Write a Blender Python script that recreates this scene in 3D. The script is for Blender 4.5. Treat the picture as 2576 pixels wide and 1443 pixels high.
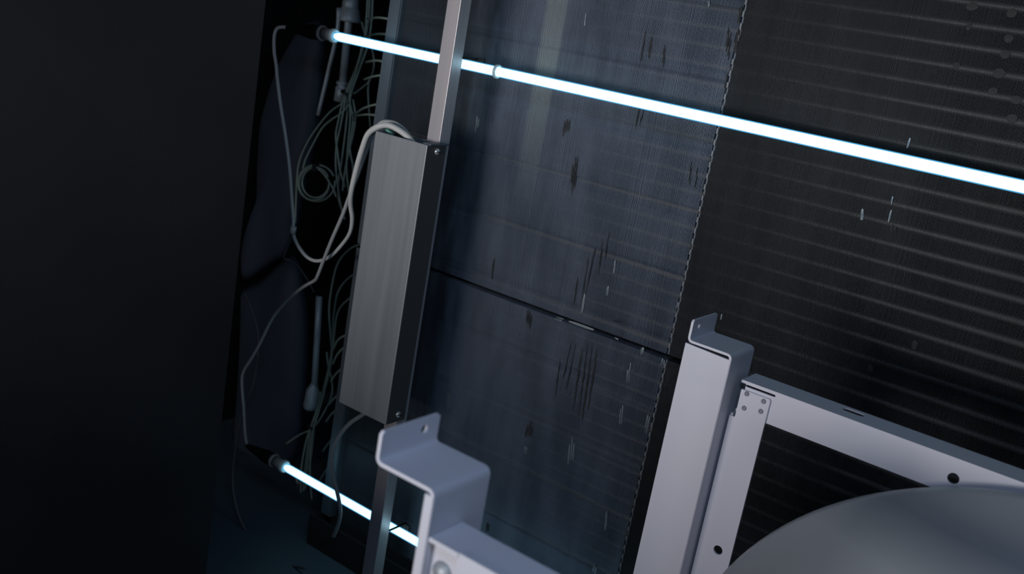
import bpy, bmesh, math, random
from mathutils import Vector, Matrix
random.seed(7)
for o in list(bpy.data.objects): bpy.data.objects.remove(o)
S = bpy.context.scene
C = S.collection
H = 1.05                                    # camera height above the unit floor

# ------------------------------------------------------------------ camera
AX = Vector((0.79157, 0.28597, -0.54003))   # world X (along the coil) seen in camera axes (right, down, forward)
AY = Vector((0.58714, -0.11100, 0.80184))   # world Y (into the coil)
AD = Vector((-0.16936, 0.95179, 0.25577))   # world down
FPX, CX, CY = 2559.7, 1288.0, 721.5
cam = bpy.data.cameras.new('camera')
co = bpy.data.objects.new('camera', cam); C.objects.link(co)
right = Vector((AX[0], AY[0], -AD[0])); down = Vector((AX[1], AY[1], -AD[1])); fwd = Vector((AX[2], AY[2], -AD[2]))
M = Matrix((right, -down, -fwd)).transposed().to_4x4()
M.translation = Vector((0, 0, H))
co.matrix_world = M
cam.sensor_width = 36.0; cam.lens = 36.0 * FPX / 2576.0
cam.clip_start = 0.02; cam.clip_end = 50
cam.dof.use_dof = True; cam.dof.focus_distance = 1.25; cam.dof.aperture_fstop = 7.0
S.camera = co

# ------------------------------------------------------------------ light
vs = S.view_settings
vs.view_transform = 'Standard'; vs.look = 'None'; vs.exposure = 0.0; vs.gamma = 1.0; vs.use_curve_mapping = False
w = bpy.data.worlds.new('world'); S.world = w; w.use_nodes = True
w.node_tree.nodes['Background'].inputs[0].default_value = (0.5, 0.58, 0.75, 1)
w.node_tree.nodes['Background'].inputs[1].default_value = 0.022

def area(name, loc, target, sx, sy, power, col):
    l = bpy.data.lights.new(name, 'AREA'); l.shape = 'RECTANGLE'; l.size = sx; l.size_y = sy; l.energy = power; l.color = col
    o = bpy.data.objects.new(name, l); C.objects.link(o); o.location = loc
    d = Vector(target) - Vector(loc)
    o.rotation_euler = d.to_track_quat('-Z', 'Y').to_euler()
    return o
# daylight falling through the access opening behind the camera
area('access_daylight', (-0.75, -2.2, H - 0.30), (-0.55, 1.0, H - 0.30), 1.2, 0.5, 68, (0.99, 0.98, 0.99))
# added cool fill above the camera, brightening the front bracket; no real fixture
area('cabinet_fill_light', (0.03, 0.10, H + 0.31), (-0.38, 0.55, H - 0.40), 0.30, 0.12, 2.3, (0.50, 0.68, 1.0))

# ------------------------------------------------------------------ helpers
def ray(px, py):
    d = Vector((px - CX, py - CY, FPX)); return Vector((d.dot(AX), d.dot(AY), -d.dot(AD)))
def at(px, py, Y):                          # a point of the photograph on the plane at depth Y
    r = ray(px, py); r *= Y / r.y; return Vector((r.x, r.y, r.z + H))
def R(x, y, z): return Vector((x, y, z + H))

def link(name, bm, mat, parent=None, smooth=False):
    me = bpy.data.meshes.new(name)
    bmesh.ops.recalc_face_normals(bm, faces=bm.faces[:])
    bm.to_mesh(me); bm.free()
    if smooth:
        for p in me.polygons: p.use_smooth = True
    me.materials.append(mat)
    o = bpy.data.objects.new(name, me); C.objects.link(o)
    if parent is not None:
        o.parent = parent
        o.matrix_parent_inverse = Matrix.Translation(-Vector(parent_world(parent)))
    return o
def parent_world(p):
    v = Vector(p.location)
    if p.parent is not None and p.type == 'EMPTY': v = v + parent_world(p.parent)
    return v if p.type == 'EMPTY' else Vector((0, 0, 0))
def thing(name, label, cat, loc, group=None):
    o = bpy.data.objects.new(name, None); C.objects.link(o); o.location = loc
    o.empty_display_size = 0.05
    o['label'] = label; o['category'] = cat
    if group: o['group'] = group
    return o
def tag(o, label, cat, group=None):
    o['label'] = label; o['category'] = cat
    if group: o['group'] = group
    return o
def struct(o): o['kind'] = 'structure'; return o

def box(bm, a, b, bevel=0.0):
    a = Vector(a); b = Vector(b)
    r = bmesh.ops.create_cube(bm, size=1)
    bmesh.ops.scale(bm, vec=(abs(b.x-a.x), abs(b.y-a.y), abs(b.z-a.z)), verts=r['verts'])
    bmesh.ops.translate(bm, vec=(a+b)/2, verts=r['verts'])
    if bevel > 0:
        es = list({e for v in r['verts'] for e in v.link_edges})
        bmesh.ops.bevel(bm, geom=es, offset=bevel, segments=2, affect='EDGES', profile=0.5)
def boxes(*bs, bevel=0.0):
    bm = bmesh.new()
    for a, b in bs: box(bm, a, b, bevel)
    return bm
def spline(pts, n=6):
    pts = [Vector(p) for p in pts]
    if len(pts) < 3: return pts
    out = []
    P = [pts[0]*2 - pts[1]] + pts + [pts[-1]*2 - pts[-2]]
    for i in range(1, len(P)-2):
        p0, p1, p2, p3 = P[i-1:i+3]
        for k in range(n):
            t = k/n
            out.append(0.5*((2*p1) + (p2-p0)*t + (2*p0-5*p1+4*p2-p3)*t*t + (3*p1-p0-3*p2+p3)*t**3))
    out.append(pts[-1]); return out
def tube(bm, pts, r, seg=10, cap=True):
    rad = r if callable(r) else (lambda t: r)
    n = len(pts); rings = []; nrm = None
    for i, p in enumerate(pts):
        t = (pts[min(i+1, n-1)] - pts[max(i-1, 0)]).normalized()
        if nrm is None:
            nrm = t.orthogonal().normalized()
        else:
            nrm = (nrm - t*nrm.dot(t)).normalized()
        b = t.cross(nrm); rr = rad(i/max(1, n-1))
        rings.append([bm.verts.new(p + (nrm*math.cos(a) + b*math.sin(a))*rr) for a in [2*math.pi*k/seg for k in range(seg)]])
    for a, b in zip(rings, rings[1:]):
        for k in range(seg): bm.faces.new((a[k], a[(k+1) % seg], b[(k+1) % seg], b[k]))
    if cap: bm.faces.new(rings[0][::-1]); bm.faces.new(rings[-1])
def lathe(bm, prof, origin, axis, seg=32, closed=False):
    axis = Vector(axis).normalized(); u = axis.orthogonal().normalized(); v = axis.cross(u); rings = []
    for r, h in prof:
        rings.append([bm.verts.new(Vector(origin) + axis*h + (u*math.cos(2*math.pi*k/seg) + v*math.sin(2*math.pi*k/seg))*max(r, 1e-5)) for k in range(seg)])
    pr = list(zip(rings, rings[1:])) + ([(rings[-1], rings[0])] if closed else [])
    for a, b in pr:
        for k in range(seg): bm.faces.new((a[k], a[(k+1) % seg], b[(k+1) % seg], b[k]))
def circle(cx, cy, rx, ry=None, n=20):
    ry = rx if ry is None else ry
    return [(cx + rx*math.cos(2*math.pi*k/n), cy + ry*math.sin(2*math.pi*k/n)) for k in range(n)]
def slot(cx, cy, hl, hw, n=8):              # rounded slot
    o = []
    for k in range(n+1): a = -math.pi/2 + math.pi*k/n; o.append((cx + hl - hw + hw*math.cos(a), cy + hw*math.sin(a)))
    for k in range(n+1): a = math.pi/2 + math.pi*k/n; o.append((cx - hl + hw + hw*math.cos(a), cy + hw*math.sin(a)))
    return o
def inside(x, y, poly):
    r = False; j = len(poly) - 1
    for i in range(len(poly)):
        (xi, yi), (xj, yj) = poly[i], poly[j]
        if (yi > y) != (yj > y) and x < (xj - xi)*(y - yi)/(yj - yi) + xi: r = not r
        j = i
    return r
def plate(bm, outer, holes, t, fmap):       # a sheet with holes, thickness t, fmap(u, v, depth) -> point
    tmp = bmesh.new(); loops = []
    for lp in [outer] + holes:
        vs_ = [tmp.verts.new((u, v, 0)) for u, v in lp]; loops.append(len(lp))
        for i in range(len(vs_)): tmp.edges.new((vs_[i], vs_[(i+1) % len(vs_)]))
    bmesh.ops.triangle_fill(tmp, use_beauty=True, edges=tmp.edges[:])
    tmp.verts.index_update()
    co_ = [(v.co.x, v.co.y) for v in tmp.verts]
    F = [bm.verts.new(fmap(u, v, 0)) for u, v in co_]; B = [bm.verts.new(fmap(u, v, t)) for u, v in co_]
    for f in tmp.faces:
        ix = [v.index for v in f.verts]
        c = f.calc_center_median()
        if any(inside(c.x, c.y, h) for h in holes): continue
        bm.faces.new([F[i] for i in ix]); bm.faces.new([B[i] for i in reversed(ix)])
    s = 0
    for n in loops:
        for i in range(n):
            a, b = s+i, s+(i+1) % n
            bm.faces.new((F[a], F[b], B[b], B[a]))
        s += n
    tmp.free()
def bend(pts, rad, n=5):                    # round the corners of a 2D polyline
    out = [Vector(pts[0])]
    for i in range(1, len(pts)-1):
        p = Vector(pts[i]); a = (Vector(pts[i-1])-p).normalized(); b = (Vector(pts[i+1])-p).normalized()
        A, B = p + a*rad, p + b*rad
        for k in range(n+1):
            t = k/n; out.append((1-t)**2*A + 2*t*(1-t)*p + t*t*B)
    out.append(Vector(pts[-1])); return out
def sheet(bm, prof, t, y0, y1):             # bent sheet: profile in X-Z run along Y
    n = len(prof); L, Rr = [], []
    for i in range(n):
        d = (prof[min(i+1, n-1)] - prof[max(i-1, 0)]).normalized(); nn = Vector((-d.y, d.x))
        L.append(prof[i] + nn*t/2); Rr.append(prof[i] - nn*t/2)
    def V(p, y): return bm.verts.new((p.x, y, p.y + H))
    a = [V(p, y0) for p in L]; b = [V(p, y0) for p in Rr]; c = [V(p, y1) for p in L]; d = [V(p, y1) for p in Rr]
    for i in range(n-1):
        bm.faces.new((a[i], a[i+1], b[i+1], b[i])); bm.faces.new((c[i+1], c[i], d[i], d[i+1]))
        bm.faces.new((a[i+1], a[i], c[i], c[i+1])); bm.faces.new((b[i], b[i+1], d[i+1], d[i]))
    bm.faces.new((a[0], b[0], d[0], c[0])); bm.faces.new((b[-1], a[-1], c[-1], d[-1]))

# ------------------------------------------------------------------ materials
def mat(name, col, rough=0.5, metal=0.0, spec=0.5, noise=None, emis=None, bump=None):
    m = bpy.data.materials.new(name); m.use_nodes = True; nt = m.node_tree; b = nt.nodes['Principled BSDF']
    b.inputs['Base Color'].default_value = (*col, 1); b.inputs['Roughness'].default_value = rough
    b.inputs['Metallic'].default_value = metal; b.inputs['Specular IOR Level'].default_value = spec
    if noise:                               # noise = (scale xyz, second colour, low, high)
        sc, c2, lo, hi = noise
        tc = nt.nodes.new('ShaderNodeTexCoord'); mp = nt.nodes.new('ShaderNodeMapping'); mp.inputs['Scale'].default_value = sc
        nz = nt.nodes.new('ShaderNodeTexNoise'); nz.inputs['Scale'].default_value = 1; nz.inputs['Detail'].default_value = 4
        rp = nt.nodes.new('ShaderNodeValToRGB')
        rp.color_ramp.elements[0].position = lo; rp.color_ramp.elements[1].position = hi
        rp.color_ramp.elements[0].color = (*col, 1); rp.color_ramp.elements[1].color = (*c2, 1)
        nt.links.new(tc.outputs['Object'], mp.inputs[0]); nt.links.new(mp.outputs[0], nz.inputs['Vector'])
        nt.links.new(nz.outputs['Fac'], rp.inputs[0]); nt.links.new(rp.outputs[0], b.inputs['Base Color'])
        if bump:
            bp = nt.nodes.new('ShaderNodeBump'); bp.inputs['Strength'].default_value = bump; bp.inputs['Distance'].default_value = 0.002
            nt.links.new(nz.outputs['Fac'], bp.inputs['Height']); nt.links.new(bp.outputs[0], b.inputs['Normal'])
    if emis:
        b.inputs['Emission Color'].default_value = (*emis[0], 1); b.inputs['Emission Strength'].default_value = emis[1]
    return m
PAINT = mat('white_painted_steel', (0.60, 0.60, 0.66), 0.38, 0.0, 0.5, ((9, 9, 5), (0.66, 0.62, 0.66), 0.35, 0.75))
BELL = mat('grey_painted_steel', (0.33, 0.35, 0.365), 0.34, 0.25, 0.5, ((6, 6, 6), (0.37, 0.385, 0.40), 0.35, 0.7))
GALV = mat('brushed_galvanised_steel', (0.28, 0.30, 0.325), 0.48, 0.35, 0.5, ((55, 55, 2.2), (0.40, 0.425, 0.445), 0.3, 0.7))
ALU = mat('bare_aluminium', (0.62, 0.57, 0.58), 0.40, 0.35, 0.5, ((60, 60, 2), (0.52, 0.50, 0.53), 0.3, 0.7))
CASING = mat('coil_casing_steel', (0.12, 0.15, 0.18), 0.5, 0.3, 0.5, ((20, 20, 3), (0.09, 0.11, 0.135), 0.3, 0.7))
CLEANFIN = mat('scuffed_aluminium', (0.34, 0.38, 0.41), 0.35, 0.4)
DULLFIN = mat('folded_fin_aluminium', (0.19, 0.225, 0.25), 0.45, 0.3)
DIRT_GAP = mat('grime_and_gap_shade', (0.022, 0.022, 0.022), 0.8)  # grime, also painting in the shade of gaps between bent fins
COPPER = mat('tarnished_tube', (0.072, 0.069, 0.066), 0.55, 0.2)
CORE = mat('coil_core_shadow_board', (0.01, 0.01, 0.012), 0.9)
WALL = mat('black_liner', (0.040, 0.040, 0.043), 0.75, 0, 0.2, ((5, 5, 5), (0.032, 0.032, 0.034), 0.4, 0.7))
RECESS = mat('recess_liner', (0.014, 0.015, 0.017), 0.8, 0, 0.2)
FLOOR = mat('wet_floor_pan', (0.10, 0.14, 0.17), 0.42, 0.2, 0.5, ((3, 3, 3), (0.07, 0.10, 0.13), 0.3, 0.7))
FOAM = mat('navy_foam_insulation', (0.042, 0.058, 0.085), 0.6, 0, 0.3, ((9, 9, 6), (0.028, 0.040, 0.060), 0.35, 0.7), None, 0.3)
CABLE = mat('white_cable_sheath', (0.62, 0.62, 0.60), 0.5)
GREYCABLE = mat('grey_cable_sheath', (0.24, 0.27, 0.28), 0.5)
DARKCABLE = mat('dark_cable_sheath', (0.08, 0.09, 0.10), 0.5)
CAPIL = mat('green_tarnished_copper', (0.46, 0.55, 0.47), 0.45, 0.2, 0.5, ((30, 30, 9), (0.34, 0.44, 0.37), 0.3, 0.7))
PIPE = mat('grey_copper_pipe', (0.60, 0.68, 0.72), 0.45, 0.3, 0.5, ((15, 15, 5), (0.48, 0.54, 0.58), 0.3, 0.7))
BLACK = mat('black_rubber', (0.006, 0.006, 0.006), 0.7, 0, 0.2)
CERAM = mat('lamp_ceramic_base', (0.42, 0.41, 0.38), 0.5)
GLASSRIM = mat('frosted_glass_collar', (0.45, 0.55, 0.60), 0.3, 0.0, 0.6, None, ((0.5, 0.85, 1.0), 0.03))
LAMP = mat('glowing_quartz', (0.8, 0.9, 0.9), 0.3, 0, 0.5, None, ((0.64, 0.97, 1.0), 2.9))
ENV = bpy.data.materials.new('lamp_envelope_glass'); ENV.use_nodes = True
_n = ENV.node_tree; _n.nodes.remove(_n.nodes['Principled BSDF'])
_t = _n.nodes.new('ShaderNodeBsdfTransparent'); _e = _n.nodes.new('ShaderNodeEmission'); _m = _n.nodes.new('ShaderNodeMixShader')
_e.inputs[0].default_value = (0.10, 0.50, 0.92, 1); _e.inputs[1].default_value = 1.0; _m.inputs[0].default_value = 0.45
_n.links.new(_t.outputs[0], _m.inputs[1]); _n.links.new(_e.outputs[0], _m.inputs[2]); _n.links.new(_m.outputs[0], _n.nodes['Material Output'].inputs[0])
TIE = mat('black_cable_tie', (0.02, 0.022, 0.022), 0.5)
CHROME = mat('zinc_screw', (0.75, 0.78, 0.76), 0.3, 0.8)
GREENW = mat('green_wire', (0.10, 0.32, 0.27), 0.5)

# aluminium fins: dull grey with a paler strip painted in for the upright's reflection
FIN = bpy.data.materials.new('aluminium_fins'); FIN.use_nodes = True
nt = FIN.node_tree; b = nt.nodes['Principled BSDF']; b.inputs['Roughness'].default_value = 0.42; b.inputs['Metallic'].default_value = 0.25
tc = nt.nodes.new('ShaderNodeTexCoord'); sp = nt.nodes.new('ShaderNodeSeparateXYZ'); nt.links.new(tc.outputs['Object'], sp.inputs[0])
def math_(op, a, v):
    n = nt.nodes.new('ShaderNodeMath'); n.operation = op
    nt.links.new(a, n.inputs[0])
    if isinstance(v, (int, float)): n.inputs[1].default_value = v
    else: nt.links.new(v, n.inputs[1])
    return n.outputs[0]
def mrange(a, f0, f1, t0, t1):
    n = nt.nodes.new('ShaderNodeMapRange'); n.interpolation_type = 'SMOOTHSTEP'; nt.links.new(a, n.inputs[0])
    for i, v in enumerate((f0, f1, t0, t1)): n.inputs[i+1].default_value = v
    return n.outputs[0]
STRIP_X = -0.907
dx = math_('ABSOLUTE', math_('ADD', sp.outputs[0], -STRIP_X), 0)
band = math_('MULTIPLY', mrange(dx, 0.013, 0.024, 1, 0), mrange(sp.outputs[2], H - 0.34, H - 0.02, 0, 1))
mp = nt.nodes.new('ShaderNodeMapping'); mp.inputs['Scale'].default_value = (30, 1, 7)
nz = nt.nodes.new('ShaderNodeTexNoise'); nz.inputs['Scale'].default_value = 1; nz.inputs['Detail'].default_value = 3
nt.links.new(tc.outputs['Object'], mp.inputs[0]); nt.links.new(mp.outputs[0], nz.inputs['Vector'])
rp = nt.nodes.new('ShaderNodeValToRGB'); rp.color_ramp.elements[0].position = 0.3; rp.color_ramp.elements[1].position = 0.72
rp.color_ramp.elements[0].color = (0.22, 0.255, 0.32, 1); rp.color_ramp.elements[1].color = (0.36, 0.40, 0.49, 1)
nt.links.new(nz.outputs['Fac'], rp.inputs[0])
mx = nt.nodes.new('ShaderNodeMix'); mx.data_type = 'RGBA'; nt.links.new(band, mx.inputs[0]); nt.links.new(rp.outputs[0], mx.inputs[6]); mx.inputs[7].default_value = (0.52, 0.56, 0.57, 1)
# shade painted into the first fins beside the end plate, with a ragged border
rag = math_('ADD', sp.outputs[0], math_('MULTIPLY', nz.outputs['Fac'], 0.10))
end_shade = mrange(rag, -1.02, -0.93, 0.85, 0)
m2 = nt.nodes.new('ShaderNodeMix'); m2.data_type = 'RGBA'; nt.links.new(end_shade, m2.inputs[0]); nt.links.new(mx.outputs[2], m2.inputs[6]); m2.inputs[7].default_value = (0.055, 0.062, 0.072, 1)
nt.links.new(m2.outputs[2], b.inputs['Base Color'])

FIN2 = mat('shaded_aluminium_fins', (0.088, 0.092, 0.102), 0.5, 0.2, 0.4, ((30, 1, 6), (0.058, 0.062, 0.069), 0.3, 0.7))  # right bank aluminium darkened; shade between the fins put into its colour
SIDE = mat('shaded_galvanised_steel', (0.085, 0.085, 0.085), 0.6, 0.1)  # box steel darkened: the right side's shade is painted in
RIVET = mat('dull_rivet', (0.27, 0.27, 0.30), 0.5, 0.3)
TAB = mat('tube_sheet_edge', (0.16, 0.17, 0.19), 0.5, 0.2)
# ------------------------------------------------------------------ the setting
struct(link('floor', boxes((R(-1.9, -1.0, -1.11), R(1.2, 2.1, -1.05))), FLOOR))
struct(link('wall_left', boxes((R(-1.34, -0.8, -1.05), R(-1.24, 1.055, 0.9))), WALL))
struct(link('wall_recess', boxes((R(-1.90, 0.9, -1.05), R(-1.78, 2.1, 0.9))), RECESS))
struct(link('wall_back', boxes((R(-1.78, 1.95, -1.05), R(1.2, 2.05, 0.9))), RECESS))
bm = bmesh.new()                            # unseen wall added behind the camera; its opening's sill shades the lower parts
plate(bm, [(-1.34, -1.05), (1.2, -1.05), (1.2, 0.9), (-1.34, 0.9)], [[(-1.15, -0.375), (0.25, -0.375), (0.25, 0.62), (-1.15, 0.62)]], 0.04,
      lambda u, v, d: R(u, -0.86 + d, v))
struct(link('wall_blocker', bm, WALL))

# ------------------------------------------------------------------ cooling coils
YF, YB = 1.333, 1.374
GAP_T, GAP_B = -0.4415, -0.4500
def fin_mesh(x0, x1, pitch, z0, z1, thick, band_z, first):
    vs_, fs = [], []
    x = x0; i = 0
    zs = []
    z = first
    lv = [(z0, 0.0)]
    while z < z1:
        for dz, dy in ((-0.009, 0), (-0.004, 0.0013), (0.004, 0.0013), (0.009, 0)):
            if band_z and z0 + 0.001 < z + dz < z1 - 0.001: lv.append((z + dz, dy))
        z += band_z if band_z else 1e9
    lv.append((z1, 0.0)); lv.sort()
    while x < x1:
        off = random.uniform(-0.0002, 0.0002); jx = random.uniform(-0.00008, 0.00008); sk = random.uniform(-0.0002, 0.0002)
        base = len(vs_)
        for k, (zz, dy) in enumerate(lv):
            f = (zz - z0)/(z1 - z0); xx = x + jx + sk*math.sin(f*9 + i)
            y = YF + dy + off
            vs_ += [(xx - thick/2, YB, zz + H), (xx - thick/2, y, zz + H), (xx + thick/2, y, zz + H), (xx + thick/2, YB, zz + H)]
        for k in range(len(lv) - 1):
            a = base + 4*k
            for q in range(3): fs.append((a+q, a+q+1, a+q+5, a+q+4))
        x += pitch(x); i += 1
    return vs_, fs
def fins(parent, fm, *a):
    v, f = fin_mesh(*a); me = bpy.data.meshes.new('fins'); me.from_pydata(v, [], f); me.materials.append(fm)
    o = bpy.data.objects.new('fins', me); C.objects.link(o); o.parent = parent; o['kind'] = 'stuff'
    o.matrix_parent_inverse = Matrix.Translation(-Vector(parent.location)); return o

XL, XS, XR = -1.213, -0.603, 0.32
def lens(bm, p0, p1, wid, th=0.0012, n=10, tilt=0.0):   # a flattened, bent-over flake lying on the fin face
    d = (p1 - p0); L = d.length; d.normalize(); yv = Vector((0, -1, 0)); u = d.cross(yv).normalized()
    ring = []; cpt = (p0 + p1)/2
    for k in range(n):
        a = 2*math.pi*k/n; ca, sa = math.cos(a), math.sin(a)
        ring.append(bm.verts.new(cpt + d*ca*L/2*(0.85 + 0.15*random.random()) + u*sa*wid/2*(0.75 + 0.25*random.random()) + yv*tilt*sa))
    top = bm.verts.new(cpt + yv*th); bot = bm.verts.new(cpt - yv*0.0015)
    for k in range(n):
        bm.faces.new((ring[k], ring[(k+1) % n], top)); bm.faces.new((ring[(k+1) % n], ring[k], bot))
def mark(name, x0, y0, x1, y1, wpx, m, parent, tilt=0.0):
    p0, p1 = at(x0, y0, YF - 0.0008), at(x1, y1, YF - 0.0008)
    z = (p0 - Vector((0, 0, H))).dot(Vector((AX[2], AY[2], -AD[2])))
    bm = bmesh.new(); wd = max(0.0008, 0.8*wpx*z/FPX); k = 1 if wd > 0.55*(p1 - p0).length else max(1, round(wd/0.0042))
    d = (p1 - p0); u = d.normalized().cross(Vector((0, -1, 0))).normalized()
    for j in range(k):
        o = u*wd*((j + 0.5)/k - 0.5); a0 = random.uniform(-0.05, 0.35)*(k > 1); a1 = random.uniform(-0.05, 0.35)*(k > 1)
        lens(bm, p0 + d*a0 + o, p1 - d*a1 + o, wd/k*0.95, tilt=tilt)
    return link(name, bm, m, parent)

def coil(label, z0, z1, first):
    t = thing('cooling_coil', label, 'coil', R(XL, YF, z0), 'stacked cooling coils')
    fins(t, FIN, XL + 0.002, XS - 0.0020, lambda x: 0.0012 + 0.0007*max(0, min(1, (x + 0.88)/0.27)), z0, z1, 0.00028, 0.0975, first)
    fins(t, FIN2, XS + 0.0022, XR, lambda x: 0.00095 + 0.00045*max(0, min(1, (x + 0.58)/0.40)), z0, z1, 0.00017, 0.0, 9)
    link('casing_flange', boxes((R(-1.237, YF - 0.014, z0), R(XL, YF - 0.0115, z1)), (R(-1.237, YF - 0.0115, z0), R(-1.2345, YB + 0.02, z1)), (R(-1.2135, YF - 0.0115, z0), R(-1.2115, YF + 0.01, z1))), CASING, t)
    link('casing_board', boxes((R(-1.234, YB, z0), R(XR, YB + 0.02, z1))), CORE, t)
    # copper tubes that run through the fins, one inch apart
    src = None; z = z0 + 0.0135
    while z < z1 - 0.006:
        if src is None:
            bm = bmesh.new(); tube(bm, [R(XL, YF + 0.0072, z), R(XR, YF + 0.0072, z)], 0.0055, 10)
            src = link('coil_tube', bm, COPPER, t, True); sz = z
        else:
            c = src.copy(); C.objects.link(c); c.parent = t; c.matrix_parent_inverse = src.matrix_parent_inverse.copy(); c.location = (0, 0, z - sz)
        z += 0.0254
    # the tube sheet between the two fin banks shows as a row of little tabs
    bm = bmesh.new(); z = z0 + 0.01
    while z < z1 - 0.01:
        box(bm, R(XS - 0.0014, YF - 0.0008, z), R(XS + 0.0014, YF + 0.004, z + 0.0075)); z += 0.0160
    o = link('tube_sheet_tabs', bm, TAB, t); o['kind'] = 'stuff'
    link('tube_sheet', boxes((R(XS - 0.001, YF + 0.002, z0), R(XS + 0.001, YB, z1))), CASING, t)
    return t
upper = coil('upper finned cooling coil behind the upper glowing lamp, above the dark joint line', GAP_T, 0.42, GAP_T + 0.0175)
lower = coil('lower finned cooling coil below the dark joint line, behind the front bracket', -0.985, GAP_B, -0.9145)
for v in [(1548, 652, 1543, 690, 7, 1), (2246, 492, 2242, 515, 7, 1), (2243, 525, 2234, 560, 8, 1), (2170, 523, 2167, 556, 14, 0), (2290, 345, 2281, 374, 9, 1),
          (1204, 282, 1197, 340, 15, 0), (1474, 30, 1470, 68, 7, 0), (1471, 735, 1462, 790, 12, 0), (1816, 788, 1813, 805, 7, 1), (1784, 0, 1782, 18, 10, 0), (1530, 718, 1526, 745, 10, 0), (1704, 755, 1702, 778, 6, 0)]:
    mark('bent_fin', *v[:5], CLEANFIN if v[5] else DULLFIN, upper)
for v in [(1584, 905, 1578, 972, 14, 0), (1633, 1040, 1621, 1100, 14, 0), (1440, 1095, 1434, 1170, 24, 0), (1672, 893, 1664, 925, 15, 0), (1566, 1000, 1560, 1075, 14, 0), (1618, 872, 1612, 892, 16, 0),
          (1131, 985, 1122, 1045, 15, 0), (1527, 1280, 1522, 1335, 10, 0), (1498, 1420, 1493, 1443, 16, 0), (1385, 796, 1430, 808, 13, 0), (1425, 806, 1500, 832, 11, 1), (1545, 848, 1556, 854, 6, 1), (1324, 1120, 1320, 1148, 12, 0)]:
    mark('bent_fin', *v[:5], CLEANFIN if v[5] else DULLFIN, lower)
for v in [(1430, 282, 1422, 345, 26), (1452, 365, 1438, 490, 22), (1244, 645, 1236, 705, 8), (1500, 610, 1470, 755, 5), (1482, 640, 1462, 765, 5), (1517, 600, 1505, 700, 5), (1533, 580, 1520, 660, 4),
          (1455, 690, 1443, 770, 6), (1625, 75, 1610, 160, 7), (1640, 90, 1632, 150, 12), (1672, 110, 1668, 170, 8), (1612, 260, 1596, 330, 5), (1622, 265, 1608, 320, 4), (1866, 10, 1856, 60, 12), (1838, 60, 1828, 150, 17),
          (1858, 70, 1846, 140, 13), (1830, 180, 1822, 240, 8), (1740, 400, 1733, 470, 6), (1755, 420, 1748, 480, 5), (2250, 560, 2244, 590, 20), (2447, 5, 2442, 28, 44), (2440, 55, 2434, 78, 22), (2547, 20, 2543, 45, 36),
          (2540, 85, 2534, 108, 34), (2532, 125, 2526, 148, 36), (2516, 170, 2510, 198, 42), (2502, 218, 2496, 240, 34), (2560, 240, 2552, 262, 40), (2550, 285, 2544, 310, 40), (2408, 155, 2404, 172, 28), (2190, 915, 2186, 938, 22), (2303, 855, 2298, 880, 22), (1566, 810, 1540, 806, 5)]:
    mark('dirt_gap_streak', *v, DIRT_GAP, upper)
for v in [(1334, 778, 1326, 835, 22), (1338, 1055, 1326, 1108, 26), (1440, 850, 1415, 960, 4), (1452, 850, 1420, 1000, 4), (1468, 855, 1440, 1040, 6), (1480, 850, 1452, 1070, 6), (1492, 855, 1462, 1075, 9), (1503, 870, 1478, 1040, 8), (1410, 900, 1395, 1010, 4),
          (1690, 900, 1672, 990, 14), (1230, 1300, 1224, 1345, 14)]:
    mark('dirt_gap_streak', *v, DIRT_GAP, lower)
# thin feeder tubes that leave the end plate of the coils into the dark recess
def feeder(parent, pts, r=0.0022, Y0=1.36, Y1=1.395):
    n = len(pts); P = spline([at(x, y, Y0 + (Y1 - Y0)*i/(n-1)) for i, (x, y) in enumerate(pts)], 5)
    bm = bmesh.new(); tube(bm, P, r, 7); return link('feeder_tube', bm, CAPIL, parent, True)
for p in [[(1000, 56), (978, 48), (950, 44), (925, 48)], [(992, 92), (970, 86), (945, 86), (920, 92)], [(985, 162), (965, 155), (945, 152), (920, 156)], [(980, 195), (960, 190), (940, 192), (915, 200)],
          [(975, 262), (945, 263), (915, 272), (888, 290)], [(968, 297), (945, 290), (920, 288), (890, 292)]]:
    feeder(upper, p)
for p in [[(900, 838), (872, 842), (850, 855), (838, 880)], [(895, 862), (868, 872), (848, 892), (838, 915)], [(885, 920), (862, 926), (845, 940), (832, 960)], [(880, 985), (858, 990), (842, 1000), (828, 1016)], [(878, 1032), (852, 1030), (835, 1040), (820, 1060)], [(870, 1095), (848, 1098), (830, 1110), (812, 1135)], [(850, 1150), (830, 1170), (815, 1190), (800, 1215)]]:
    feeder(lower, p)
tag(link('drain_pan', boxes((R(-1.24, 1.30, -1.05), R(0.32, 1.306, -0.988)), (R(-1.24, 1.306, -1.05), R(0.32, 1.62, -1.044)), (R(-1.24, 1.62, -1.05), R(0.32, 1.626, -0.988)), (R(-1.246, 1.30, -1.05), R(-1.24, 1.626, -0.988)), (R(-1.22, 1.33, -1.044), R(0.3, 1.40, -0.986))), CORE),
    'long dark drain pan on the floor under the lower coil', 'pan')

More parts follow.
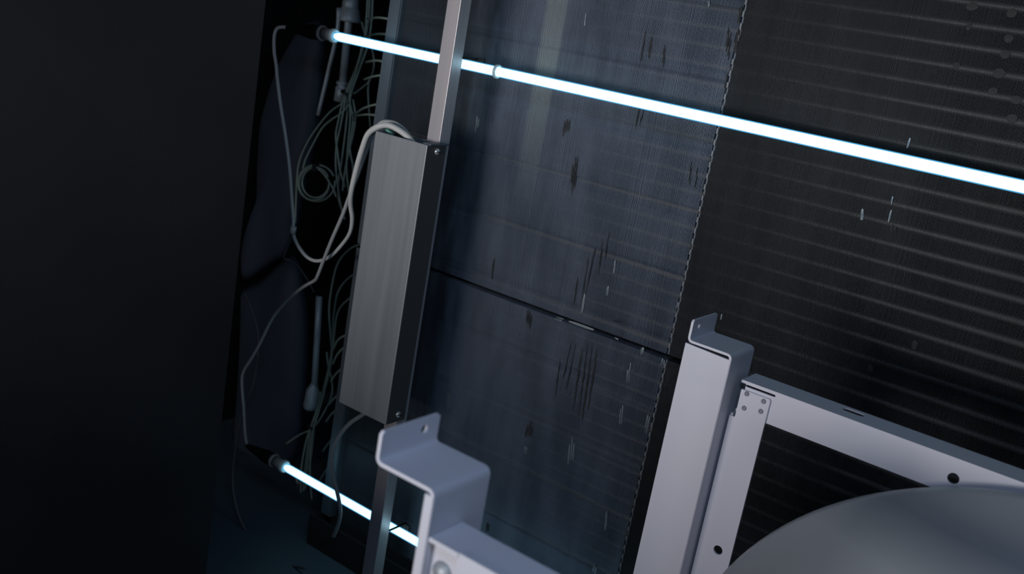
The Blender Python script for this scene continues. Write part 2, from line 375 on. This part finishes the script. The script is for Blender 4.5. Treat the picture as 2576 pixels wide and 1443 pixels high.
# ------------------------------------------------------------------ recess left of the coil: insulation, headers, small tubes
def jacket(px, Y, th, label):               # a padded insulation cover, thick in the middle
    P = spline([at(x, y, Y) for x, y in px + [px[0]]], 4)[:-1]
    c = sum(P, Vector())/len(P); bm = bmesh.new(); n = len(P); rings = []
    for s, d in ((0.05, 1.0), (0.4, 0.93), (0.7, 0.75), (0.9, 0.45), (1.0, 0.0), (0.9, -0.4), (0.5, -0.6)):
        rings.append([bm.verts.new(c + (p - c)*s + Vector((0.35, -1, 0)).normalized()*th*d) for p in P])
    for a, b_ in zip(rings, rings[1:]):
        for k in range(n): bm.faces.new((a[k], a[(k+1) % n], b_[(k+1) % n], b_[k]))
    bm.faces.new(rings[0]); bm.faces.new(rings[-1][::-1])
    return tag(link('insulation_jacket', bm, FOAM, None, True), label, 'insulation')
jacket([(705, 150), (760, 60), (810, 60), (815, 200), (800, 330), (775, 450), (752, 560), (722, 640), (680, 668), (612, 708), (612, 620), (645, 530), (650, 420), (658, 310), (680, 220)], 1.50, 0.035,
       'dark blue padded insulation behind the upper white lamp cable, ending in a slanted hem')
jacket([(608, 728), (660, 702), (712, 655), (745, 648), (766, 720), (776, 850), (764, 1050), (745, 1150), (665, 1245), (602, 1250), (588, 1150), (600, 950), (606, 830)], 1.48, 0.035,
       'dark blue padded insulation below the slanted hem, behind the lower lamp socket')

t = thing('header_pipe', 'grey vertical pipe with a wide fitting crossing behind the left end of the upper lamp', 'pipe', at(866, 200, 1.50), 'coil header pipes')
bm = bmesh.new(); tube(bm, [at(885, -60, 1.5), at(880, 20, 1.5), at(862, 212, 1.5)], 0.0078, 14); link('pipe', bm, PIPE, t, True)
bm = bmesh.new(); a, c = at(884, -10, 1.5), at(878, 46, 1.5); lathe(bm, [(0.001, 0), (0.014, 0), (0.016, 0.012), (0.017, 0.018), (0.0155, 0.021), (0.018, 0.024), (0.024, 0.046), (0.0235, 0.05), (0.001, 0.05)], a, c - a, 18); link('fitting', bm, PIPE, t, True)
bm = bmesh.new(); a, c = at(862, 205, 1.5), at(856, 262, 1.5); lathe(bm, [(0.001, 0), (0.012, 0), (0.0125, 0.006), (0.009, 0.008), (0.013, 0.012), (0.014, 0.04), (0.001, 0.042)], a, c - a, 16); link('coupling', bm, PIPE, t, True)
t = thing('header_pipe', 'grey vertical pipe ending in a coupling above the lower lamp, behind the grey metal box', 'pipe', at(790, 980, 1.40), 'coil header pipes')
bm = bmesh.new(); tube(bm, [at(803, 745, 1.40), at(799, 830, 1.40), at(790, 985, 1.40)], 0.0065, 14); link('pipe', bm, PIPE, t, True)
bm = bmesh.new(); a, c = at(790, 965, 1.40), at(776, 1045, 1.40); lathe(bm, [(0.001, 0), (0.0075, 0), (0.009, 0.006), (0.0135, 0.014), (0.0145, 0.05), (0.012, 0.056), (0.001, 0.056)], a, c - a, 16); link('coupling', bm, PIPE, t, True)
bm = bmesh.new(); tube(bm, spline([at(852, 20, 1.48), at(848, 80, 1.48), at(828, 170, 1.48), at(800, 290, 1.48)], 5), 0.0042, 10)
tag(link('drain_pipe', bm, PIPE, None, True), 'thin grey slanted pipe left of the upper header pipe, passing behind the lamp socket', 'pipe')

def bundle(label, tubes, tie_a, tie_b, Y):
    t = thing('tube_bundle', label, 'tubes', at(*tie_a, Y), 'bundles of thin coil tubes')
    for k, p in enumerate(tubes):
        yy = Y + 0.012*math.sin(k*2.1); bm = bmesh.new(); tube(bm, spline([at(x, y, yy) for x, y in p], 5), 0.0021, 8); link('tube', bm, CAPIL, t, True)
    bm = bmesh.new(); a, c = at(*tie_a, Y), at(*tie_b, Y)
    lathe(bm, [(0.010, 0), (0.0145, 0.0), (0.0145, 0.004), (0.010, 0.004)], a, c - a, 14, True); link('cable_tie', bm, TIE, t)
    return t
bundle('bundle of thin greenish tubes tied behind the left end of the upper lamp',
  [[(930, -40), (928, 30), (920, 90), (905, 150), (885, 205), (870, 245), (864, 280), (856, 320), (846, 370), (845, 420), (850, 470), (858, 520), (868, 552)],
   [(934, -40), (932, 60), (922, 120), (900, 180), (876, 243), (873, 290), (868, 340), (860, 400), (851, 460), (852, 500), (862, 532)],
   [(938, -40), (936, 40), (926, 110), (908, 165), (882, 242), (881, 300), (876, 360), (872, 420), (876, 470), (880, 500)],
   [(926, -40), (922, 40), (914, 110), (892, 180), (866, 243), (852, 300), (845, 340), (849, 380), (856, 430), (868, 470)],
   [(910, 55), (918, 85), (936, 125), (941, 165), (930, 202), (905, 225), (880, 243), (860, 260), (830, 282), (800, 318), (775, 355), (755, 400), (748, 440), (745, 500), (743, 560)],
   [(905, 90), (911, 112), (898, 172), (879, 242), (888, 300), (880, 370), (888, 420), (885, 470)],
   [(880, 262), (858, 285), (838, 298), (812, 320), (790, 358), (770, 398), (762, 425)],
   [(930, 196), (926, 225), (928, 270), (932, 320), (938, 350)], [(888, 250), (894, 290), (890, 330), (878, 380), (868, 430), (862, 480)]], (876, 232), (872, 246), 1.44)
bundle('bundle of thin greenish tubes tied above the left end of the lower lamp',
  [[(912, 612), (880, 626), (850, 662), (835, 720), (828, 780), (832, 850), (835, 900), (826, 950), (808, 1000), (793, 1040), (782, 1078), (772, 1140), (765, 1200), (762, 1272)],
   [(912, 682), (878, 698), (850, 735), (840, 790), (836, 850), (830, 910), (816, 970), (800, 1030), (786, 1078), (775, 1150), (768, 1232)],
   [(890, 742), (860, 768), (846, 800), (838, 870), (828, 930), (812, 1000), (797, 1050), (789, 1078), (782, 1130), (780, 1190), (785, 1262)],
   [(822, 885), (826, 920), (834, 950), (836, 985), (826, 1015), (806, 1052), (784, 1078), (752, 1094), (720, 1116)],
   [(842, 830), (835, 900), (818, 965), (803, 1020), (791, 1078), (786, 1120), (776, 1180), (752, 1215), (742, 1190)],
   [(806, 985), (798, 1030), (780, 1078), (768, 1120), (758, 1180), (757, 1240)]], (789, 1068), (784, 1082), 1.44)
t = thing('coiled_tube', 'small round coil of thin dark tube hanging left of the grey metal box', 'tube', at(792, 462, 1.42))
for k, (cx, cy, rx, ry) in enumerate([(790, 462, 38, 42), (794, 459, 34, 38), (796, 460, 47, 46)]):
    bm = bmesh.new(); n = 26; a0 = -0.4
    tube(bm, [at(cx + rx*math.cos(a0 - 2*math.pi*0.96*i/n), cy + ry*math.sin(a0 - 2*math.pi*0.96*i/n), 1.42 + 0.004*k + 0.003*i/n) for i in range(n+1)], 0.0020, 8); link('turn', bm, CAPIL, t, True)
bm = bmesh.new(); tube(bm, spline([at(800, 424, 1.421), at(815, 438, 1.424), at(836, 470, 1.428), at(846, 495, 1.43)], 5), 0.0020, 8); link('tail', bm, CAPIL, t, True)
bm = bmesh.new(); box(bm, at(796, 414, 1.418), at(802, 428, 1.438), 0.0005); link('cable_tie', bm, TIE, t)

# ------------------------------------------------------------------ aluminium upright that carries the lamps and the box
UX0, UX1, UY0, UY1 = -1.0115, -0.986, 1.2005, 1.2245
t = thing('lamp_upright', 'slim vertical aluminium bar crossing in front of both glowing lamps', 'bar', R((UX0+UX1)/2, UY1, -1.05))
link('front_face', boxes((R(UX0, UY0, -1.05), R(UX1, UY0 + 0.002, 0.42)), bevel=0.0006), ALU, t)
link('side_web', boxes((R(UX1 - 0.002, UY0 + 0.002, -1.05), R(UX1, UY1, 0.42))), ALU, t)
link('side_web', boxes((R(UX0, UY0 + 0.002, -1.05), R(UX0 + 0.002, UY1, 0.42))), ALU, t)

# ------------------------------------------------------------------ germicidal lamps
def lamp(label, z, x0, xend, sock_px):
    yl = 1.25; t = thing('tube_lamp', label, 'lamp', R(x0, yl, z), 'glowing tube lamps on the coil')
    bm = bmesh.new(); lathe(bm, [(0.0001, 0.004), (0.0045, 0.004), (0.0066, 0.014), (0.0066, xend - x0 - 0.002), (0.0001, xend - x0 - 0.002)], R(x0, yl, z), (1, 0, 0), 20); link('arc_tube', bm, LAMP, t, True)
    bm = bmesh.new(); lathe(bm, [(0.0001, 0), (0.0062, 0.0), (0.0080, 0.010), (0.0080, xend - x0), (0.0001, xend - x0)], R(x0, yl, z), (1, 0, 0), 20); link('glass_envelope', bm, ENV, t, True)
    bm = bmesh.new(); lathe(bm, [(0.0070, -0.003), (0.0118, -0.003), (0.0122, 0.003), (0.0100, 0.005), (0.0082, 0.004)], R(x0, yl, z), (1, 0, 0), 24, True); link('glass_collar', bm, GLASSRIM, t, True)
    bm = bmesh.new(); lathe(bm, [(0.0001, -0.024), (0.0098, -0.024), (0.0098, -0.004), (0.0001, -0.003)], R(x0, yl, z), (1, 0, 0), 24); link('base_cap', bm, CERAM, t, True)
    bm = bmesh.new(); lathe(bm, [(0.0100, -0.031), (0.0132, -0.031), (0.0136, -0.028), (0.0125, -0.025), (0.0100, -0.025)], R(x0, yl, z), (1, 0, 0), 24, True); link('retaining_ring', bm, CERAM, t, True)
    a = R(x0 - 0.026, yl, z); c = at(*sock_px, yl)
    d = c - a; L = d.length
    bm = bmesh.new(); lathe(bm, [(0.0001, 0), (0.0125, 0), (0.0128, L*0.3), (0.0095, L*0.55), (0.0060, L*0.85), (0.0042, L), (0.0001, L)], a, d, 20); link('socket_boot', bm, BLACK, t, True)
    # clip that holds the tube on the upright
    bm = boxes((R(UX1 - 0.001, UY1, z + 0.009), R(UX1 + 0.002, 1.268, z + 0.012)), (R(UX1 - 0.001, 1.2595, z - 0.004), R(UX1 + 0.014, 1.2625, z + 0.0135)), bevel=0.0005); link('clip', bm, BLACK, t)
    return t
l1 = lamp('upper glowing pale blue tube lamp crossing the coil near the top', -0.087, -1.289, 0.07, (722, 71))
bm = bmesh.new(); px = at(1253, 172, 1.25).x
lathe(bm, [(0.0079, -0.0018), (0.0108, -0.0018), (0.0108, 0.0018), (0.0079, 0.0018)], R(px, 1.25, -0.087), (1, 0, 0), 24, True); link('glass_ring', bm, GLASSRIM, l1, True)
lamp('lower glowing pale blue tube lamp passing behind the front bracket', -0.886, -1.281, 0.07, (621, 1120))

# ------------------------------------------------------------------ grey ballast box on the upright
BX0, BX1, BY0, BY1, BZ0, BZ1 = -1.0765, -0.9705, 1.155, 1.2, -0.657, -0.2065
t = thing('ballast_box', 'tall grey brushed metal box fixed on the vertical bar, cables looping out of its top', 'box', R((BX0+BX1)/2, BY1, BZ0))
link('front_cover', boxes((R(BX0, BY0, BZ0), R(BX1, BY0 + 0.0024, BZ1)), bevel=0.0011), GALV, t)
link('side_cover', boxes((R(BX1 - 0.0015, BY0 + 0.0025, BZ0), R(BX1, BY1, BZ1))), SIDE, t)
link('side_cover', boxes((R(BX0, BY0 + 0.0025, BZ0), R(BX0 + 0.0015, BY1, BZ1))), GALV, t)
link('back_plate', boxes((R(BX0 + 0.0016, BY1 - 0.0015, BZ0), R(BX1 - 0.0016, BY1, BZ1))), GALV, t)
link('top_lip', boxes((R(BX1 - 0.012, BY0 + 0.004, BZ1 - 0.0005), R(BX1 + 0.003, BY1 + 0.002, BZ1 + 0.0022)), bevel=0.0006), CASING, t)
link('ballast', boxes((R(BX0 + 0.014, BY0 + 0.006, BZ0 + 0.05), R(BX1 - 0.025, BY1 - 0.004, BZ1 - 0.03)), bevel=0.002), BLACK, t)
for py, pxx in ((381, 1099), (1041, 1001)):
    r_ = ray(pxx, py); q = r_*(BX1/r_.x); pos = R(BX1, q.y, q.z)
    bm = bmesh.new(); lathe(bm, [(0.0001, 0.0045), (0.003, 0.004), (0.0052, 0.002), (0.0056, 0.0), (0.0001, 0.0)], pos, (1, 0, 0), 14); s = link('screw', bm, CHROME, t, True)
    bm = boxes((pos + Vector((0.0042, -0.0035, -0.0006)), pos + Vector((0.0050, 0.0035, 0.0006)))); link('screw_slot', bm, BLACK, s)
bm = bmesh.new(); tube(bm, spline([at(988, 340, 1.175), at(972, 322, 1.172), at(985, 312, 1.18), at(1010, 330, 1.185), at(1020, 360, 1.185)], 6), 0.0032, 8)
tag(link('earth_wire', bm, GREENW, None, True), 'short green wire arching just above the open top of the grey box', 'wire')

# ------------------------------------------------------------------ cables
def cable(label, pts, ys, r, m, group=None):
    n = len(pts); P = []
    for i, (x, y) in enumerate(pts):
        f = i/(n-1)
        for (f0, y0), (f1, y1) in zip(ys, ys[1:]):
            if f0 <= f <= f1 + 1e-9: Y = y0 + (y1-y0)*(f-f0)/(f1-f0); break
        P.append(at(x, y, Y))
    bm = bmesh.new(); tube(bm, spline(P, 6), r, 10)
    return tag(link('lamp_cable', bm, m, None, True), label, 'cable', group)
G = 'cables of the lamps'
cable('white cable looping from the upper lamp socket into the top of the grey box',
      [(724, 71), (712, 68), (697, 72), (690, 92), (690, 130), (695, 165), (698, 200), (706, 265), (718, 340), (728, 420), (734, 500), (738, 556), (737, 580), (742, 602), (755, 626), (775, 648), (800, 656), (830, 645), (860, 615), (880, 585), (886, 550), (882, 515), (884, 480), (898, 420), (912, 372), (926, 337), (950, 319), (975, 315), (1000, 325), (1028, 346), (1046, 372)],
      [(0, 1.25), (0.6, 1.22), (0.75, 1.165), (0.86, 1.15), (1, 1.178)], lambda f: 0.0030 + 0.0016*max(0, min(1, (f-0.62)/0.15)), CABLE, G)
cable('pale kinked cable running from the grey box down to the lower lamp socket',
      [(1042, 368), (1022, 333), (1000, 314), (980, 307), (958, 310), (938, 335), (925, 370), (905, 425), (880, 490), (862, 540), (835, 602), (815, 652), (798, 695), (790, 706), (762, 722), (722, 755), (686, 800), (655, 862), (636, 896), (612, 936), (609, 970), (613, 1020), (617, 1090), (622, 1120)],
      [(0, 1.182), (0.2, 1.165), (0.45, 1.20), (0.7, 1.25), (1, 1.25)], lambda f: 0.0038 - 0.0010*min(1, f*1.6), mat('pale_grey_cable_sheath', (0.40, 0.41, 0.41), 0.5), G)
cable('grey cable from the bottom of the grey box, hanging in front of the lower lamp',
      [(938, 1010), (925, 1032), (905, 1047), (878, 1066), (852, 1098), (837, 1130), (834, 1170), (842, 1212), (852, 1255), (856, 1290), (850, 1320), (838, 1350)],
      [(0, 1.178), (0.3, 1.19), (1, 1.20)], 0.0035, GREYCABLE, G)
cable('thin dark cable sagging in a wide loop from the insulation to the floor',
      [(617, 735), (632, 770), (646, 815), (651, 860), (648, 905), (636, 970), (616, 1020), (599, 1090), (587, 1180), (590, 1250), (610, 1318), (650, 1378), (700, 1416), (770, 1428)],
      [(0, 1.29), (0.6, 1.25), (1, 1.222)], 0.0024, DARKCABLE, G)
cable('thin dark wire hanging from the knot in the white cable to the slanted hem',
      [(737, 575), (730, 600), (722, 625), (714, 648), (730, 655), (752, 672), (775, 706), (790, 735)], [(0, 1.26), (1, 1.31)], 0.0014, DARKCABLE, G)
bm = bmesh.new(); lathe(bm, [(0.0028, 0), (0.0052, 0), (0.0054, 0.012), (0.0028, 0.012)], at(739, 570, 1.222), at(735, 590, 1.222) - at(739, 570, 1.222), 12, True)
tag(link('cable_knot', bm, CABLE, None, True), 'small pale tie gripping the white lamp cable where its loop turns', 'tie')

# ------------------------------------------------------------------ fan with its white frame
fan = thing('fan_unit', 'white framed fan unit with a grey round inlet at the lower right', 'fan', R(0, 0.72, -1.05))
T = 0.0026
def step_bracket(x0, x1, ztop, zb, zc, y0, y1, hole_y, hole_z, hole_r):
    # flange up, shelf across, side down: one bent strip, the flange with a hole
    bm = bmesh.new()
    prof = bend([(x0 + T/2, zb + 0.0052), (x0 + T/2, zb - T/2), (x1 - T/2, zb - T/2), (x1 - T/2, zc)], 0.0048)
    sheet(bm, prof, T, y0, y1)
    plate(bm, [(y0, zb + 0.0052), (y1, zb + 0.0052), (y1, ztop - 0.002), (y1 - 0.002, ztop), (y0 + 0.002, ztop), (y0, ztop - 0.002)], [circle(hole_y, hole_z, hole_r)], T, lambda u, v, d: R(x0 + d, u, v))
    return link('step_bracket', bm, PAINT, fan)
# rear corner
YP = 0.95
step_bracket(-0.4115, -0.3600, -0.2700, -0.2915, -1.05, YP, YP + 0.058, YP + 0.016, -0.2790, 0.0034)
bm = bmesh.new(); plate(bm, [(-0.4125, -1.05), (-0.3606, -1.05), (-0.3606, -0.2975), (-0.4125, -0.2955)], [], T, lambda u, v, d: R(u, YP - 0.0008 + d, v))
link('post', bm, PAINT, fan)
link('post', boxes((R(-0.4125, YP + T - 0.0008, -1.05), R(-0.4125 + T, YP + 0.05, -0.2965))), PAINT, fan)
YI = 0.975
bm = bmesh.new()
hole = at(1806, 1383, YI); rv = [at(1879, 990, YI), at(1921, 1009, YI), at(1872, 1026, YI), at(1914, 1034, YI)]
plate(bm, [(-0.3575, -1.05), (-0.3190, -1.05), (-0.3190, -0.3325), (-0.3205, -0.3305), (-0.3515, -0.3305), (-0.3515, -0.362), (-0.3575, -0.362)], [circle(hole.x, hole.z - H, 0.0052)], T, lambda u, v, d: R(u, YI + d, v))
box(bm, R(-0.3575, YI + T, -1.05), R(-0.3575 + T, YI + 0.03, -0.36))
ip = link('inner_post', bm, PAINT, fan)
for p in rv:
    bm = bmesh.new(); lathe(bm, [(0.0001, 0.0003), (0.0010, 0.0004), (0.0012, 0.0020), (0.0020, 0.0020), (0.0026, 0.0008), (0.0028, 0.0)], p, (0, -1, 0), 12); link('rivet', bm, RIVET, ip, True)
YBm = YI + T + 0.0004
bh = at(2398, 1203, YBm); nt_ = at(1951, 990, YBm)
bm = bmesh.new()
plate(bm, [(-0.3490, -0.3570), (0.36, -0.3570), (0.36, -0.3215), (-0.3545, -0.3215), (-0.3545, -0.3245), (-0.3490, -0.3245)], [circle(bh.x, bh.z - H, 0.0054), slot(-0.3325, -0.3262, 0.0165, 0.0012)], T, lambda u, v, d: R(u, YBm + d, v))
sl = ray(2147, 1036); sl = sl*(-0.3215/sl.z)
plate(bm, [(-0.3545, YBm + T), (0.36, YBm + T), (0.36, YBm + 0.036), (-0.3545, YBm + 0.036)], [slot(sl.x, sl.y, 0.0115, 0.0046)], 0.0012, lambda u, v, d: R(u, v, -0.3215 - d))
box(bm, R(-0.3545, YBm + T, -0.3570), R(0.36, YBm + 0.012, -0.3570 + T))
link('cross_beam', bm, PAINT, fan)
# front corner
YQ = 0.465
step_bracket(-0.3945, -0.3430, -0.2700, -0.2905, -1.05, YQ, YQ + 0.058, YQ + 0.043, -0.2785, 0.0036)
bm = bmesh.new(); plate(bm, [(-0.3500, -1.05), (-0.3434, -1.05), (-0.3434, -0.2950), (-0.3500, -0.2950)], [], T, lambda u, v, d: R(u, YQ - 0.0006 + d, v)); link('post', bm, PAINT, fan)
bm = bmesh.new(); plate(bm, [(-0.3185, -0.3600), (0.36, -0.3600), (0.36, -0.3224), (-0.3185, -0.3224)], [], T, lambda u, v, d: R(u, YQ + 0.0012 + d, v))
plate(bm, [(-0.3425, YQ + 0.0036), (0.36, YQ + 0.0036), (0.36, YQ + 0.034), (-0.3425, YQ + 0.034)], [], T, lambda u, v, d: R(u, v, -0.3228 - d))
box(bm, R(-0.3425, YQ + 0.0012, -0.3258), R(-0.3180, YQ + 0.0040, -0.3228))
link('cross_beam', bm, PAINT, fan)
bm = bmesh.new(); plate(bm, [(-0.3424, -1.05), (-0.3150, -1.05), (-0.3150, -0.3262), (-0.3424, -0.3262)], [], T, lambda u, v, d: R(u, YQ + 0.0075 + d, v)); ip2 = link('inner_post', bm, PAINT, fan)
bp_ = at(1112, 1440, YQ + 0.0075)
bm = bmesh.new(); lathe(bm, [(0.0001, 0.004), (0.004, 0.0036), (0.0072, 0.0010), (0.0080, 0.0), (0.0001, 0.0)], bp_, (0, -1, 0), 18); link('bolt_head', bm, GALV, ip2, True)
# round inlet bell between front and rear frames
yb = 0.945; cz = -0.6932*yb; Rb = 0.3621*yb
bm = bmesh.new()
lathe(bm, [(0.270, 0.028), (0.270, 0.012), (Rb - 0.010, 0.010), (Rb - 0.001, 0.006), (Rb, 0.0), (Rb - 0.003, -0.006), (Rb - 0.012, -0.018), (Rb - 0.028, -0.037), (Rb - 0.050, -0.059), (Rb - 0.078, -0.082), (Rb - 0.108, -0.102), (Rb - 0.14, -0.116), (Rb - 0.160, -0.121), (Rb - 0.168, -0.116), (Rb - 0.172, -0.100), (Rb - 0.170, 0.02)],
      R(0, yb, cz), (0, 1, 0), 128)
link('inlet_bell', bm, BELL, fan, True)
